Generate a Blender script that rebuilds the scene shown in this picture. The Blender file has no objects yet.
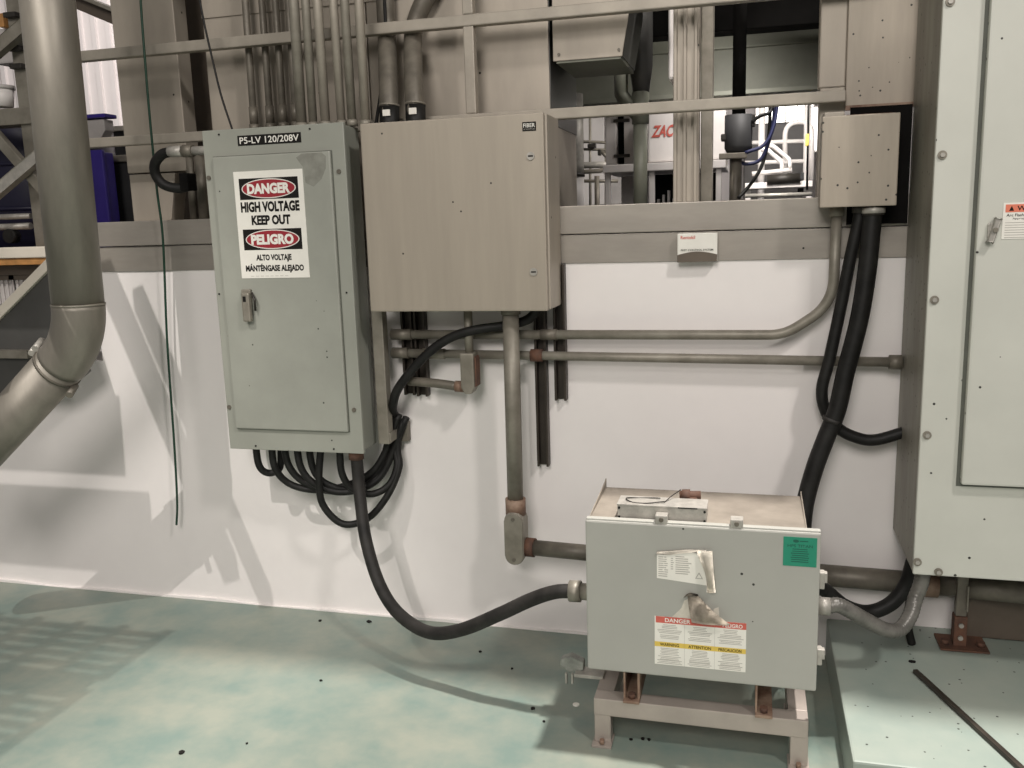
import bpy, bmesh, math, random
from mathutils import Vector, Matrix
random.seed(7)
D = bpy.data
SC = bpy.context.scene
COL = SC.collection

# ------------------------------------------------------------------ camera
cd = D.cameras.new('camera')
cam = D.objects.new('camera', cd)
COL.objects.link(cam)
cd.sensor_fit = 'HORIZONTAL'
cd.sensor_width = 36.0
cd.lens = 890.0 * 36.0 / 1024.0
cd.clip_start = 0.05
cd.clip_end = 100
rot = [[0.965974, -0.017064, 0.258077], [0.256851, 0.180464, -0.949453], [-0.030372, 0.983434, 0.178706]]
cam.matrix_world = Matrix.Translation((0, -2.88, 1.43)) @ Matrix(rot).to_4x4()
SC.camera = cam

# ------------------------------------------------------------------ view, world, lights
SC.view_settings.view_transform = 'Standard'
SC.view_settings.look = 'None'
SC.view_settings.gamma = 1.0
SC.view_settings.use_curve_mapping = False
SC.view_settings.exposure = 0.0
w = D.worlds.new('world')
SC.world = w
w.use_nodes = True
w.node_tree.nodes['Background'].inputs[0].default_value = (1.0, 0.95, 0.91, 1)
w.node_tree.nodes['Background'].inputs[1].default_value = 0.22


def lamp(name, loc, target, energy, size, color=(1, 0.945, 0.90), kind='AREA', angle=None):
    ld = D.lights.new(name, kind)
    ld.energy = energy
    ld.color = color
    if kind == 'AREA':
        ld.shape = 'DISK'
        ld.size = size
    else:
        ld.shadow_soft_size = size
    if kind == 'SPOT':
        ld.spot_size = angle
        ld.spot_blend = 0.6
    o = D.objects.new(name, ld)
    COL.objects.link(o)
    o.location = loc
    d = Vector(target) - Vector(loc)
    o.rotation_euler = d.to_track_quat('-Z', 'Y').to_euler()
    return o


lamp('high_bay_lamp_right', (2.6, -3.3, 5.2), (-0.6, 0, 0.7), 120, 0.5)
lamp('high_bay_lamp_aisle', (-0.4, -7.0, 4.6), (-0.6, 0, 0.6), 255, 2.6)
lamp('high_bay_lamp_overhead', (0.9, -0.2, 6.5), (0.3, -0.8, 0), 2600, 0.12, kind='SPOT', angle=math.radians(46))
lamp('high_bay_lamp_stairs', (-2.2, -3.5, 5.0), (-2.65, -0.45, 0.2), 540, 0.012, kind='SPOT', angle=math.radians(36))
lamp('fill_light_rear_bay', (0.05, 2.0, 2.4), (0.1, 3.4, 1.5), 34, 0.5)  # added fill under the deck, brightens the far background
lamp('fill_light_middle_bay', (-0.1, 1.2, 2.1), (-0.35, 1.6, 1.5), 2.6, 0.2)  # small added fill that brightens the white machine front
lamp('fill_light_left_bay', (-4.2, 2.6, 4.4), (-5.2, 4.6, 2.4), 95, 0.5)  # added fill for the white far wall on the left

# ------------------------------------------------------------------ materials


def mat(name, color, rough=0.5, metal=0.0, var=0.12, scale=6.0, stretch=None, specks=None, bump=0.0, emit=0.0, color2=None, speckscale=60, spec=0.5):
    m = D.materials.new(name)
    m.use_nodes = True
    nt = m.node_tree
    b = nt.nodes['Principled BSDF']
    b.inputs['Roughness'].default_value = rough
    b.inputs['Metallic'].default_value = metal
    b.inputs['Specular IOR Level'].default_value = spec
    tc = nt.nodes.new('ShaderNodeTexCoord')
    mp = nt.nodes.new('ShaderNodeMapping')
    nt.links.new(tc.outputs['Object'], mp.inputs[0])
    if stretch:
        mp.inputs['Scale'].default_value = stretch
    nz = nt.nodes.new('ShaderNodeTexNoise')
    nz.inputs['Scale'].default_value = scale
    nz.inputs['Detail'].default_value = 6
    nz.inputs['Roughness'].default_value = 0.6
    nt.links.new(mp.outputs[0], nz.inputs['Vector'])
    cr = nt.nodes.new('ShaderNodeValToRGB')
    c2 = color2 or tuple(c * (1 - var) for c in color)
    c1 = color if color2 else tuple(min(1, c * (1 + var)) for c in color)
    cr.color_ramp.elements[0].color = (*c2, 1)
    cr.color_ramp.elements[1].color = (*c1, 1)
    cr.color_ramp.elements[0].position = 0.33
    cr.color_ramp.elements[1].position = 0.67
    nt.links.new(nz.outputs['Fac'], cr.inputs[0])
    out = cr.outputs[0]
    if specks:
        vo = nt.nodes.new('ShaderNodeTexVoronoi')
        vo.inputs['Scale'].default_value = speckscale
        vo.inputs['Randomness'].default_value = 1.0
        nt.links.new(tc.outputs['Object'], vo.inputs['Vector'])
        # only some cells carry a dot
        sep = nt.nodes.new('ShaderNodeSeparateColor')
        nt.links.new(vo.outputs['Color'], sep.inputs[0])
        g = nt.nodes.new('ShaderNodeMath')
        g.operation = 'LESS_THAN'
        g.inputs[1].default_value = specks
        nt.links.new(sep.outputs[0], g.inputs[0])
        l = nt.nodes.new('ShaderNodeMath')
        l.operation = 'LESS_THAN'
        l.inputs[1].default_value = 0.12
        nt.links.new(vo.outputs['Distance'], l.inputs[0])
        mu = nt.nodes.new('ShaderNodeMath')
        mu.operation = 'MULTIPLY'
        nt.links.new(g.outputs[0], mu.inputs[0])
        nt.links.new(l.outputs[0], mu.inputs[1])
        mx = nt.nodes.new('ShaderNodeMix')
        mx.data_type = 'RGBA'
        nt.links.new(mu.outputs[0], mx.inputs['Factor'])
        nt.links.new(out, mx.inputs[6])
        mx.inputs[7].default_value = (0.03, 0.028, 0.024, 1)
        out = mx.outputs[2]
    nt.links.new(out, b.inputs['Base Color'])
    if bump:
        bp = nt.nodes.new('ShaderNodeBump')
        bp.inputs['Strength'].default_value = bump
        bp.inputs['Distance'].default_value = 0.004
        nt.links.new(nz.outputs['Fac'], bp.inputs['Height'])
        nt.links.new(bp.outputs[0], b.inputs['Normal'])
    if emit:
        b.inputs['Emission Color'].default_value = (*color, 1)
        b.inputs['Emission Strength'].default_value = emit
    return m


M = dict(
    wall=mat('white_wall_paint', (0.83, 0.79, 0.765), 0.5, 0, 0.025, 3.5, bump=0.35),
    floor=mat('green_floor_paint', (0.265, 0.285, 0.235), 0.36, 0, 0.2, 6.0, color2=(0.165, 0.225, 0.197), bump=0.06),
    plinth=mat('green_plinth_paint', (0.34, 0.375, 0.325), 0.42, 0, 0.2, 2.6, color2=(0.24, 0.30, 0.268), specks=0.4, speckscale=38),
    steel=mat('stainless_steel', (0.40, 0.355, 0.295), 0.5, 0.3, 0.11, 3.5, stretch=(2.2, 2.2, 0.6), specks=0.03, speckscale=30),
    steel_h=mat('stainless_band', (0.345, 0.315, 0.275), 0.42, 0.45, 0.12, 4, stretch=(0.8, 2, 3), specks=0.02, speckscale=25),
    rail=mat('welded_rail_steel', (0.35, 0.315, 0.262), 0.5, 0.3, 0.12, 10),
    pipe=mat('stainless_pipe', (0.235, 0.215, 0.18), 0.47, 0.45, 0.12, 7, stretch=(3, 3, 0.8)),
    enamel=mat('grey_green_enamel', (0.302, 0.308, 0.266), 0.42, 0, 0.06, 4, specks=0.08, speckscale=36),
    enamel_d=mat('grey_green_enamel_door', (0.312, 0.318, 0.276), 0.42, 0, 0.07, 5, specks=0.05, speckscale=40),
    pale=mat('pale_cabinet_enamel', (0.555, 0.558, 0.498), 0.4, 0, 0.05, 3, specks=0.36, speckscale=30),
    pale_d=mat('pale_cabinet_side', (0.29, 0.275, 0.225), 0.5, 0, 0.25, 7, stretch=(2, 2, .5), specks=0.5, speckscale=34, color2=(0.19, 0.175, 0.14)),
    tan=mat('tan_steel', (0.385, 0.338, 0.275), 0.42, 0.2, 0.05, 4, stretch=(6, 6, .5), specks=0.05, speckscale=40),
    beige=mat('beige_box_steel', (0.385, 0.335, 0.27), 0.45, 0.15, 0.08, 5, stretch=(5, 5, .7), specks=0.5, speckscale=38),
    tfgrey=mat('transformer_grey', (0.385, 0.382, 0.345), 0.42, 0, 0.05, 3, specks=0.03, speckscale=34),
    lid=mat('dusty_lid', (0.30, 0.262, 0.215), 0.6, 0.1, 0.2, 7, color2=(0.185, 0.16, 0.13)),
    galv=mat('galvanised_conduit', (0.30, 0.277, 0.23), 0.5, 0.3, 0.2, 12, color2=(0.19, 0.172, 0.138), bump=0.1),
    galv_d=mat('dirty_shaded_galvanised', (0.16, 0.143, 0.115), 0.5, 0.3, 0.25, 16),
    zinc=mat('bright_zinc', (0.40, 0.38, 0.34), 0.45, 0.3, 0.18, 40),
    rust=mat('rust', (0.16, 0.075, 0.045), 0.8, 0.1, 0.5, 25, color2=(0.07, 0.04, 0.03)),
    rustmix=mat('rusted_channel', (0.36, 0.26, 0.19), 0.65, 0.2, 0.3, 20, color2=(0.17, 0.09, 0.06)),
    black=mat('black_rubber', (0.011, 0.0105, 0.0095), 0.55, 0, 0.5, 18, spec=0.3),
    dusty=mat('dusty_black_rubber', (0.034, 0.031, 0.028), 0.6, 0, 0.5, 14, color2=(0.012, 0.011, 0.010), spec=0.3),
    dark=mat('dark_steel', (0.035, 0.031, 0.026), 0.5, 0.3, 0.4, 12),
    strut=mat('brown_black_strut', (0.055, 0.045, 0.036), 0.45, 0.5, 0.4, 14, stretch=(1, 1, .4)),
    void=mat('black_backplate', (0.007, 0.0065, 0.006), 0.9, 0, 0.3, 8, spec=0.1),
    deck=mat('dark_green_grey_paint', (0.20, 0.205, 0.165), 0.6, 0, 0.2, 3),
    ggrey=mat('green_grey_paint_and_lit_bottom', (0.175, 0.18, 0.14), 0.5, 0.05, 0.12, 6),
    white=mat('white_enamel', (0.78, 0.74, 0.71), 0.4, 0, 0.05, 4),
    farwhite=mat('white_sheet_metal', (0.80, 0.75, 0.74), 0.5, 0, 0.04, 2),
    label=mat('white_label', (0.80, 0.78, 0.71), 0.5, 0, 0.03, 20),
    paper=mat('aged_label_paper', (0.60, 0.56, 0.48), 0.7, 0, 0.14, 30),
    paperback=mat('dirty_paper_back', (0.42, 0.37, 0.30), 0.8, 0, 0.3, 30),
    ink=mat('black_ink', (0.012, 0.011, 0.010), 0.7, 0, 0.0, 5, spec=0.15),
    inkgrey=mat('faded_grey_ink', (0.42, 0.40, 0.36), 0.6, 0, 0.1, 50),
    red=mat('sign_red', (0.30, 0.02, 0.03), 0.45, 0, 0.05, 10),
    faded_red=mat('faded_red', (0.58, 0.12, 0.09), 0.5, 0, 0.1, 30),
    orange=mat('warning_orange', (0.72, 0.20, 0.12), 0.5, 0, 0.05, 10),
    yellow=mat('label_yellow', (0.72, 0.52, 0.10), 0.5, 0, 0.06, 20),
    green=mat('green_label_film', (0.015, 0.24, 0.145), 0.45, 0, 0.06, 10),
    greend=mat('dark_green_ink', (0.006, 0.10, 0.065), 0.5, 0, 0.05, 10),
    gwire=mat('green_wire_jacket', (0.008, 0.045, 0.024), 0.5, 0, 0.1, 10),
    bwire=mat('blue_wire_jacket', (0.02, 0.025, 0.085), 0.4, 0, 0.2, 10),
    blue=mat('indigo_plastic', (0.035, 0.018, 0.24), 0.45, 0, 0.1, 6),
    navy=mat('navy_drum', (0.01, 0.009, 0.035), 0.4, 0, 0.2, 6),
    charcoal=mat('charcoal_plastic', (0.032, 0.032, 0.033), 0.6, 0, 0.15, 6, spec=0.3),
    cream=mat('cream_rail_paint', (0.72, 0.66, 0.56), 0.4, 0, 0.05, 8),
    amber=mat('amber_belt', (0.45, 0.22, 0.07), 0.5, 0, 0.3, 20),
    crate=mat('white_crate_plastic', (0.50, 0.47, 0.45), 0.5, 0, 0.1, 12),
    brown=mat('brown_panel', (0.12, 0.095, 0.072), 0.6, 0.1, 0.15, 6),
    clear=mat('cloudy_plastic', (0.24, 0.25, 0.22), 0.25, 0, 0.3, 30),
    bag=mat('grey_flexible_jacket', (0.20, 0.19, 0.17), 0.35, 0.2, 0.3, 20, color2=(0.11, 0.105, 0.095)),
    stand=mat('stand_steel', (0.40, 0.35, 0.31), 0.45, 0.35, 0.1, 6),
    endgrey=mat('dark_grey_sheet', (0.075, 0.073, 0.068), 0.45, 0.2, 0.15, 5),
    grime=mat('tape_grime', (0.265, 0.268, 0.23), 0.6, 0, 0.3, 22, color2=(0.185, 0.182, 0.155)),
    gasket=mat('dark_gasket', (0.115, 0.12, 0.10), 0.6, 0, 0.1, 20),
    midgrey=mat('mid_grey_machine', (0.13, 0.12, 0.115), 0.5, 0, 0.2, 5),
    glow=mat('lit_window_pane', (1.0, 0.96, 0.90), 0.5, 0, 0, 5, emit=3.2),
)

# ------------------------------------------------------------------ mesh building
ORG = {}


class MB:
    def __init__(s):
        s.bm = bmesh.new()

    def box(s, x0, x1, y0, y1, z0, z1, bev=0.0):
        b2 = bmesh.new()
        r = bmesh.ops.create_cube(b2, size=1)
        for v in r['verts']:
            v.co = Vector((x0 + (v.co.x + .5) * (x1 - x0), y0 + (v.co.y + .5) * (y1 - y0), z0 + (v.co.z + .5) * (z1 - z0)))
        if bev:
            bmesh.ops.bevel(b2, geom=b2.edges[:], offset=bev, segments=2, affect='EDGES', profile=.6)
        s._add(b2)
        return s

    def _add(s, b2, mtx=None):
        bmesh.ops.recalc_face_normals(b2, faces=b2.faces[:])
        me = D.meshes.new('tmp')
        b2.to_mesh(me)
        b2.free()
        if mtx:
            me.transform(mtx)
        s.bm.from_mesh(me)
        D.meshes.remove(me)

    def bar(s, a, b, wd, ht, bev=0.0, up=(0, -1, 0)):
        """rectangular bar from a to b, wd across, ht along up"""
        a, b = Vector(a), Vector(b)
        d = (b - a)
        L = d.length
        d.normalize()
        u = Vector(up)
        sd = d.cross(u).normalized()
        u = sd.cross(d).normalized()
        b2 = bmesh.new()
        r = bmesh.ops.create_cube(b2, size=1)
        for v in r['verts']:
            v.co = a + d * ((v.co.z + .5) * L) + sd * (v.co.x * wd) + u * (v.co.y * ht)
        if bev:
            bmesh.ops.bevel(b2, geom=b2.edges[:], offset=bev, segments=2, affect='EDGES', profile=.6)
        s._add(b2)
        return s

    def tube(s, pts, r, seg=14, caps=True, inner=None):
        pts = [Vector(p) for p in pts]
        n = len(pts)
        b2 = bmesh.new()
        rings = []
        t = (pts[1] - pts[0]).normalized()
        ref = Vector((0, -1, 0)) if abs(t.y) < .9 else Vector((1, 0, 0))
        u = (ref - t * ref.dot(t)).normalized()
        for i, p in enumerate(pts):
            if i == 0:
                t = (pts[1] - pts[0]).normalized()
            elif i == n - 1:
                t = (pts[-1] - pts[-2]).normalized()
            else:
                t = ((pts[i + 1] - p).normalized() + (p - pts[i - 1]).normalized())
                t = t.normalized() if t.length > 1e-6 else (pts[i + 1] - p).normalized()
            u = (u - t * u.dot(t)).normalized()
            v = t.cross(u)
            rr = r(i / (n - 1)) if callable(r) else r
            rings.append([b2.verts.new(p + (u * math.cos(2 * math.pi * k / seg) + v * math.sin(2 * math.pi * k / seg)) * rr) for k in range(seg)])
        for a, b in zip(rings, rings[1:]):
            for k in range(seg):
                f = b2.faces.new((a[k], a[(k + 1) % seg], b[(k + 1) % seg], b[k]))
                f.smooth = True
        if caps:
            b2.faces.new(list(reversed(rings[0])))
            b2.faces.new(rings[-1])
        s._add(b2)
        return s

    def cyl(s, a, b, r, seg=18):
        return s.tube([a, b], r, seg)

    def prism(s, poly, y0, y1, bev=0.0):
        """outline in (x, z), extruded from y0 to y1"""
        b2 = bmesh.new()
        A = [b2.verts.new((x, y0, z)) for x, z in poly]
        B = [b2.verts.new((x, y1, z)) for x, z in poly]
        n = len(poly)
        b2.faces.new(A)
        b2.faces.new(list(reversed(B)))
        for k in range(n):
            b2.faces.new((A[k], B[k], B[(k + 1) % n], A[(k + 1) % n]))
        if bev:
            bmesh.ops.bevel(b2, geom=b2.edges[:], offset=bev, segments=2, affect='EDGES', profile=.6)
        s._add(b2)
        return s

    def ellipse(s, cx, cz, rx, rz, y0, y1, n=40):
        return s.prism([(cx + rx * math.cos(2 * math.pi * k / n), cz + rz * math.sin(2 * math.pi * k / n)) for k in range(n)], y0, y1)

    def strip(s, rows, th=0.0006):
        """a thin curved sheet through rows of points, with thickness"""
        b2 = bmesh.new()
        g = [[b2.verts.new(p) for p in row] for row in rows]
        for a, b in zip(g, g[1:]):
            for k in range(len(a) - 1):
                f = b2.faces.new((a[k], a[k + 1], b[k + 1], b[k]))
                f.smooth = True
        r = bmesh.ops.solidify(b2, geom=b2.faces[:], thickness=th)
        s._add(b2)
        return s

    def text(s, body, cx, cz, wdt, hgt, y, bold=0.0, shear=0.0):
        """letters centred on (cx, cz) facing -y, fitted to wdt x hgt"""
        cu = D.curves.new('tmp', 'FONT')
        cu.body = body
        cu.size = 1
        cu.offset = bold
        cu.shear = shear
        cu.fill_mode = 'FRONT'
        cu.resolution_u = 3
        o = D.objects.new('tmp', cu)
        COL.objects.link(o)
        bpy.context.view_layer.update()
        me = D.meshes.new_from_object(o.evaluated_get(bpy.context.evaluated_depsgraph_get()))
        xs = [v.co.x for v in me.vertices]
        ys = [v.co.y for v in me.vertices]
        sx = wdt / (max(xs) - min(xs))
        sy = hgt / (max(ys) - min(ys))
        mx, my = (max(xs) + min(xs)) / 2, (max(ys) + min(ys)) / 2
        for v in me.vertices:
            v.co = Vector((cx + (v.co.x - mx) * sx, y, cz + (v.co.y - my) * sy))
        s.bm.from_mesh(me)
        D.objects.remove(o)
        D.curves.remove(cu)
        D.meshes.remove(me)
        return s

    def spin(s, ang, pivot, axis='Y'):
        bmesh.ops.rotate(s.bm, verts=s.bm.verts[:], cent=Vector(pivot), matrix=Matrix.Rotation(ang, 3, axis))
        return s

    def build(s, name, m, parent=None, **props):
        me = D.meshes.new(name)
        bm = s.bm
        if parent is None:
            xs = [v.co for v in bm.verts]
            off = Vector(((min(v.x for v in xs) + max(v.x for v in xs)) / 2, (min(v.y for v in xs) + max(v.y for v in xs)) / 2, min(v.z for v in xs)))
        else:
            off = ORG[parent.name]
        for v in bm.verts:
            v.co -= off
        bm.to_mesh(me)
        bm.free()
        me.materials.append(M[m])
        o = D.objects.new(name, me)
        COL.objects.link(o)
        if parent is None:
            o.location = off
        else:
            o.parent = parent
        ORG[o.name] = off
        for k, v in props.items():
            o[k] = v
        return o


def thing(name, label, cat, loc, group=None):
    o = D.objects.new(name, None)
    o.empty_display_size = 0.05
    COL.objects.link(o)
    o.location = loc
    ORG[o.name] = Vector(loc)
    o['label'] = label
    o['category'] = cat
    if group:
        o['group'] = group
    return o


def tag(o, label, cat, group=None):
    o['label'] = label
    o['category'] = cat
    if group:
        o['group'] = group
    return o


def struct(o):
    o['kind'] = 'structure'
    return o


def curve(pts, n=8):
    """Catmull-Rom through the points"""
    P = [Vector(p) for p in pts]
    P = [P[0] * 2 - P[1]] + P + [P[-1] * 2 - P[-2]]
    out = []
    for i in range(1, len(P) - 2):
        p0, p1, p2, p3 = P[i - 1:i + 3]
        for k in range(n):
            t = k / n
            out.append(.5 * ((2 * p1) + (p2 - p0) * t + (2 * p0 - 5 * p1 + 4 * p2 - p3) * t * t + (3 * p1 - p0 - 3 * p2 + p3) * t ** 3))
    out.append(P[-2])
    return out


def fillet(pts, r, n=8):
    P = [Vector(p) for p in pts]
    out = [P[0]]
    for a, b, c in zip(P, P[1:], P[2:]):
        u = (a - b).normalized()
        v = (c - b).normalized()
        ang = u.angle(v)
        d = min(r / math.tan(ang / 2), (a - b).length * .95, (c - b).length * .95)
        s, e = b + u * d, b + v * d
        for k in range(n + 1):
            t = k / n
            out.append(s * (1 - t) ** 2 + b * 2 * t * (1 - t) + e * t * t)
    out.append(P[-1])
    return out


def screw(parent, x, y, z, r=0.006, name='screw', m='galv_d'):
    MB().cyl((x, y, z), (x, y - 0.004, z), r, 10).build(name, m, parent)


# ================================================================== SETTING
# low concrete wall, stepped down at its left end
struct(MB().prism([(-6, -0.05), (2.4, -0.05), (2.4, 1.384), (-2.42, 1.384), (-2.42, 0.95), (-6, 0.95)], 0, 0.30).build('wall_back', 'wall'))
struct(MB().box(-2.42, 2.4, -0.014, 0.30, 1.3865, 1.476, .003).build('trim_1', 'steel_h'))
struct(MB().box(-2.42, 2.4, -0.006, 0.0, 1.293, 1.383, .001).build('trim_2', 'steel_h'))
struct(MB().box(-6, 0.8, -6, 0.0, -0.12, 0.0).build('floor', 'floor'))
f = MB().prism([(0.255, 0.13), (0.255, -0.12), (3.0, -0.12), (3.0, 0.13)], -0.80, 0.0, .006)
struct(f.build('floor_plinth', 'plinth'))
# painted foot of the wall
base = MB()
zs = [-.014 + .004 * math.sin(k * 2.1) + .003 * math.sin(k * 5.3) for k in range(40)]
base.prism([(-6, 0.0)] + [(-6 + k * 6.25 / 39, 0.02 + zs[k]) for k in range(40)] + [(0.25, 0.0)], -0.012, 0.0)
struct(base.build('baseboard_back', 'wall'))
# upper level behind the wall
struct(MB().box(-8, 3, 0.30, 6.2, 1.25, 1.36).build('floor_upper', 'charcoal'))
fw = MB()
for k in range(60):
    x = -8 + k * .16
    fw.prism([(x, 1.36), (x + .16, 1.36), (x + .16, 5.2), (x, 5.2)], 4.9, 5.0)
    fw.box(x + .02, x + .07, 4.87, 4.9, 1.36, 5.2)
struct(fw.build('wall_far', 'farwhite'))
struct(MB().box(-1.6, 2.2, 1.15, 4.5, 2.50, 2.60).build('ceiling_upper', 'deck'))

# ================================================================== GUARD RAILING
r = thing('guard_railing', 'stainless guard railing of two long bars behind the conduits', 'railing', (-1.0, .03, 1.476))
MB().box(-2.62, 0.5, .012, .048, 2.056, 2.092, .004).build('top_rail', 'rail', r)
MB().box(-2.62, -0.5 + .76, .012, .048, 1.750, 1.784, .004).build('middle_rail', 'rail', r)
MB().box(-.915, -.879, .013, .047, 1.784, 2.056, .004).build('post', 'rail', r)
MB().box(-.915, -.879, .013, .047, 2.092, 2.6, .004).build('post', 'rail', r)

# ================================================================== STEEL BEHIND THE RAIL
t = thing('steel_column', 'wide stainless box column left of the grey panel, behind the green wire', 'column', (-2.2, .2, 1.476))
MB().box(-2.335, -2.067, .15, .23, 1.66, 2.7, .004).build('upper_casing', 'steel', t)
MB().prism([(-2.33, 1.476), (-2.162, 1.476), (-2.125, 1.655), (-2.33, 1.655)], .15, .23, .004).build('lower_casing', 'steel', t)
t = thing('gap_shade_sheet', 'dark sheet added as shade in the gap right of the wide column', 'panel', (-2.0, .5, 1.476))
MB().box(-2.35, -1.94, .40, .42, 1.476, 2.9, .002).build('sheet', 'brown', t)  # shade deep in the gap, put in as a dark sheet
t = thing('equipment_housing', 'long stainless equipment housing behind the conduits and rail', 'housing', (-1.3, .36, 1.476))
MB().box(-1.943, -1.305, .14, .60, 1.476, 2.7, .005).build('left_panel', 'steel', t)
MB().box(-1.302, -0.660, .14, .60, 1.476, 2.7, .005).build('right_panel', 'steel', t)
MB().box(-0.660 - .001, -0.660 + .003, .145, .60, 1.75, 2.7, .001).build('shaded_end', 'endgrey', t)  # shade on the housing end, put into a dark grey cover
MB().box(-1.943, -0.660, .134, .14, 2.19, 2.24, .002).build('seam_strip', 'steel', t)
x0, x1 = -0.642, -0.415
t = thing('duct_box', 'rectangular stainless duct box hanging in the opening top, greenish below', 'duct', (-.53, .29, 1.945))
MB().prism([(x0, 1.945), (x1, 1.945), (x1 + .03, 2.12), (x1 + .03, 2.7), (x0, 2.7)], .12, .13, .002).build('front_plate', 'steel', t)
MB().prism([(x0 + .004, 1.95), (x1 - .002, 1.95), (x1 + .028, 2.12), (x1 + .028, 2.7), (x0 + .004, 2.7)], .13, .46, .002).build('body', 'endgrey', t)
MB().box(x0 + .01, x1 - .005, .125, .45, 1.938, 1.95, .001).build('green_lit_bottom', 'ggrey', t)  # greenish light on the underside put into the plate colour
for xx in (x0 + .02, x1 - .01):
    screw(t, xx, .12, 1.965, .005, 'bolt')
t = thing('steel_post', 'wide ribbed stainless post in the middle of the opening', 'post', (-.21, .15, 1.476))
MB().box(-.253, -.171, .13, .20, 1.476, 2.7, .004).build('web', 'steel', t)
for xa in (-.252, -.222, -.188):
    MB().box(xa, xa + .012, .118, .13, 1.476, 2.7, .003).build('rib', 'steel', t)
o = MB().box(-0.182, -0.142, .42, .52, 1.37, 2.9, .004).build('steel_post', 'galv')
tag(o, 'narrow shaded steel post just right of the wide ribbed post', 'post')
o = MB().box(-0.280, -0.264, .25, .40, 1.880, 2.7, .01).build('curtain_strip', 'white')
tag(o, 'thin pale strip hanging beside the wide ribbed post', 'strip')
t = thing('steel_post', 'stainless post right of the opening, above the small beige box', 'post', (.225, .1, 1.476))
MB().box(.186, .262, .075, .15, 1.80, 2.7, .004).build('column', 'steel', t)
MB().box(.19, .262, .075, .15, 1.476, 1.80, .004).build('base', 'steel', t)
t = thing('wall_sheet', 'flat stainless sheet above the small beige box, dark dots', 'panel', (.35, .07, 1.72))
MB().box(.262, .60, .06, .10, 1.735, 2.7, .003).build('sheet', 'beige', t)
MB().box(.262, .60, .045, .06, 1.728, 1.742, .001).build('bottom_flange', 'rustmix', t)

# ================================================================== BACKGROUND ON THE UPPER LEVEL
# dark beams across the top of the opening
o = MB().box(-1.2, 1.2, 1.00, 1.12, 2.162, 2.50, .004).build('ceiling_beam', 'void')
tag(o, 'black beam along the very top of the opening', 'beam')
t = thing('overhead_girder', 'dark grey-green girder crossing the upper part of the opening', 'girder', (0, 1.6, 1.99))
MB().box(-1.6, 1.4, 1.60, 1.64, 1.99, 2.50, .003).build('web', 'deck', t)
MB().box(-1.6, 1.4, 1.50, 1.64, 1.975, 1.995, .003).build('lower_flange', 'deck', t)
MB().box(-1.6, 1.4, 1.56, 1.60, 2.19, 2.28, .004).build('ledge', 'ggrey', t)
# green-grey drain pipe
t = thing('drain_pipe', 'grey-green painted pipe with a slanted branch, left of the ribbed post', 'pipe', (-0.429,0.700,1.489))
x, rr = -0.428, .027
MB().tube([(x, .7, 1.37), (-0.426,0.700,1.823)], rr, 20).build('main_pipe', 'ggrey', t)
MB().tube(fillet([(-0.499,0.700,2.104), (-0.500,0.700,1.902), (-0.428,0.700,1.811)], .04), .027, 18).build('branch', 'ggrey', t)
MB().tube([(-0.425,0.700,1.908), (-0.426,0.700,1.789)], .033, 20).build('coupling', 'ggrey', t)
MB().tube([(-0.421,0.700,2.487), (-0.423,0.700,2.003), (-0.423,0.700,1.904)], lambda q: .045 if q < .6 else .031, 20).build('reducer', 'endgrey', t)
# filling machine with red logo
t = thing('filling_machine', 'white machine cabinet with red letters behind the ribbed post', 'machine', (-0.289,1.500,1.485))
MB().box(-0.486, -0.126, 1.5, 1.9, 1.690, 1.918, .008).build('cabinet', 'white', t)
lg = MB().text('ZAC', -0.415, 1.831, .11, .055, 1.496, .03, .35).build('logo', 'faded_red', t)
MB().box(-0.697, -0.124, 1.45, 1.95, 1.648, 1.685, .004).build('table_top', 'white', t)
for xa in (-0.689, -0.477, -0.169):
    MB().box(xa, xa + .025, 1.47, 1.50, 1.36, 1.648, .003).build('leg', 'white', t)
MB().box(-0.650, -0.512, 1.75, 1.77, 1.36, 1.643, .003).build('kick_panel', 'crate', t)
MB().box(-0.488, -0.173, 1.65, 1.8, 1.36, 1.638, .003).build('dark_base', 'void', t)
for k in range(5):
    xx = -0.454 + k * .025
    MB().box(xx, xx + .012, 1.6, 1.64, 1.36, 1.52 + .02 * (k % 3), .002).build('valve_body', 'crate', t)
t = thing('white_locker', 'narrow white door cabinet with dark hinge gap left of the grey-green pipe', 'cabinet', (-0.675,1.700,1.525))
MB().box(-0.717, -0.662, 1.68, 1.74, 1.699, 2.089, .006).build('door', 'white', t)
MB().box(-0.674, -0.634, 1.75, 1.8, 1.702, 1.981, .002).build('gap_liner', 'void', t)
for zz in (1.909, 1.739):
    MB().box(-0.676, -0.596, 1.67, 1.69, zz - .008, zz + .008, .003).build('hinge', 'dark', t)
MB().box(-0.630, -0.520, 1.72, 1.95, 1.700, 1.958, .004).build('body', 'white', t)
# far frame with pipes between the locker and the housing
t = thing('pipe_rack', 'rack of thin steel pipes and valves seen deep in the opening', 'pipe rack', (-0.949,2.600,1.519))
MB().tube([(-1.140,2.600,1.907), (-0.744,2.600,1.875)], .009, 8).build('pipe', 'galv', t)
MB().tube([(-1.141,2.600,1.860), (-0.745,2.600,1.835)], .008, 8).build('pipe', 'galv', t)
MB().tube([(-1.143,2.600,1.759), (-0.745,2.600,1.753)], .02, 10).build('pipe', 'zinc', t)
MB().tube([(-1.144,2.600,1.718), (-0.897,2.600,1.719), (-0.824,2.600,1.757)], .014, 10).build('pipe', 'galv', t)
MB().tube([(-1.145,2.600,1.670), (-0.788,2.600,1.655)], .010, 8).build('pipe', 'galv_d', t)
MB().tube([(-0.916,2.600,1.690), (-0.918, 2.6, 1.361)], .016, 10).build('upright', 'galv_d', t)
MB().tube([(-0.953,2.600,2.089), (-0.961, 2.6, 1.361)], .008, 10).build('upright', 'galv', t)
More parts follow.
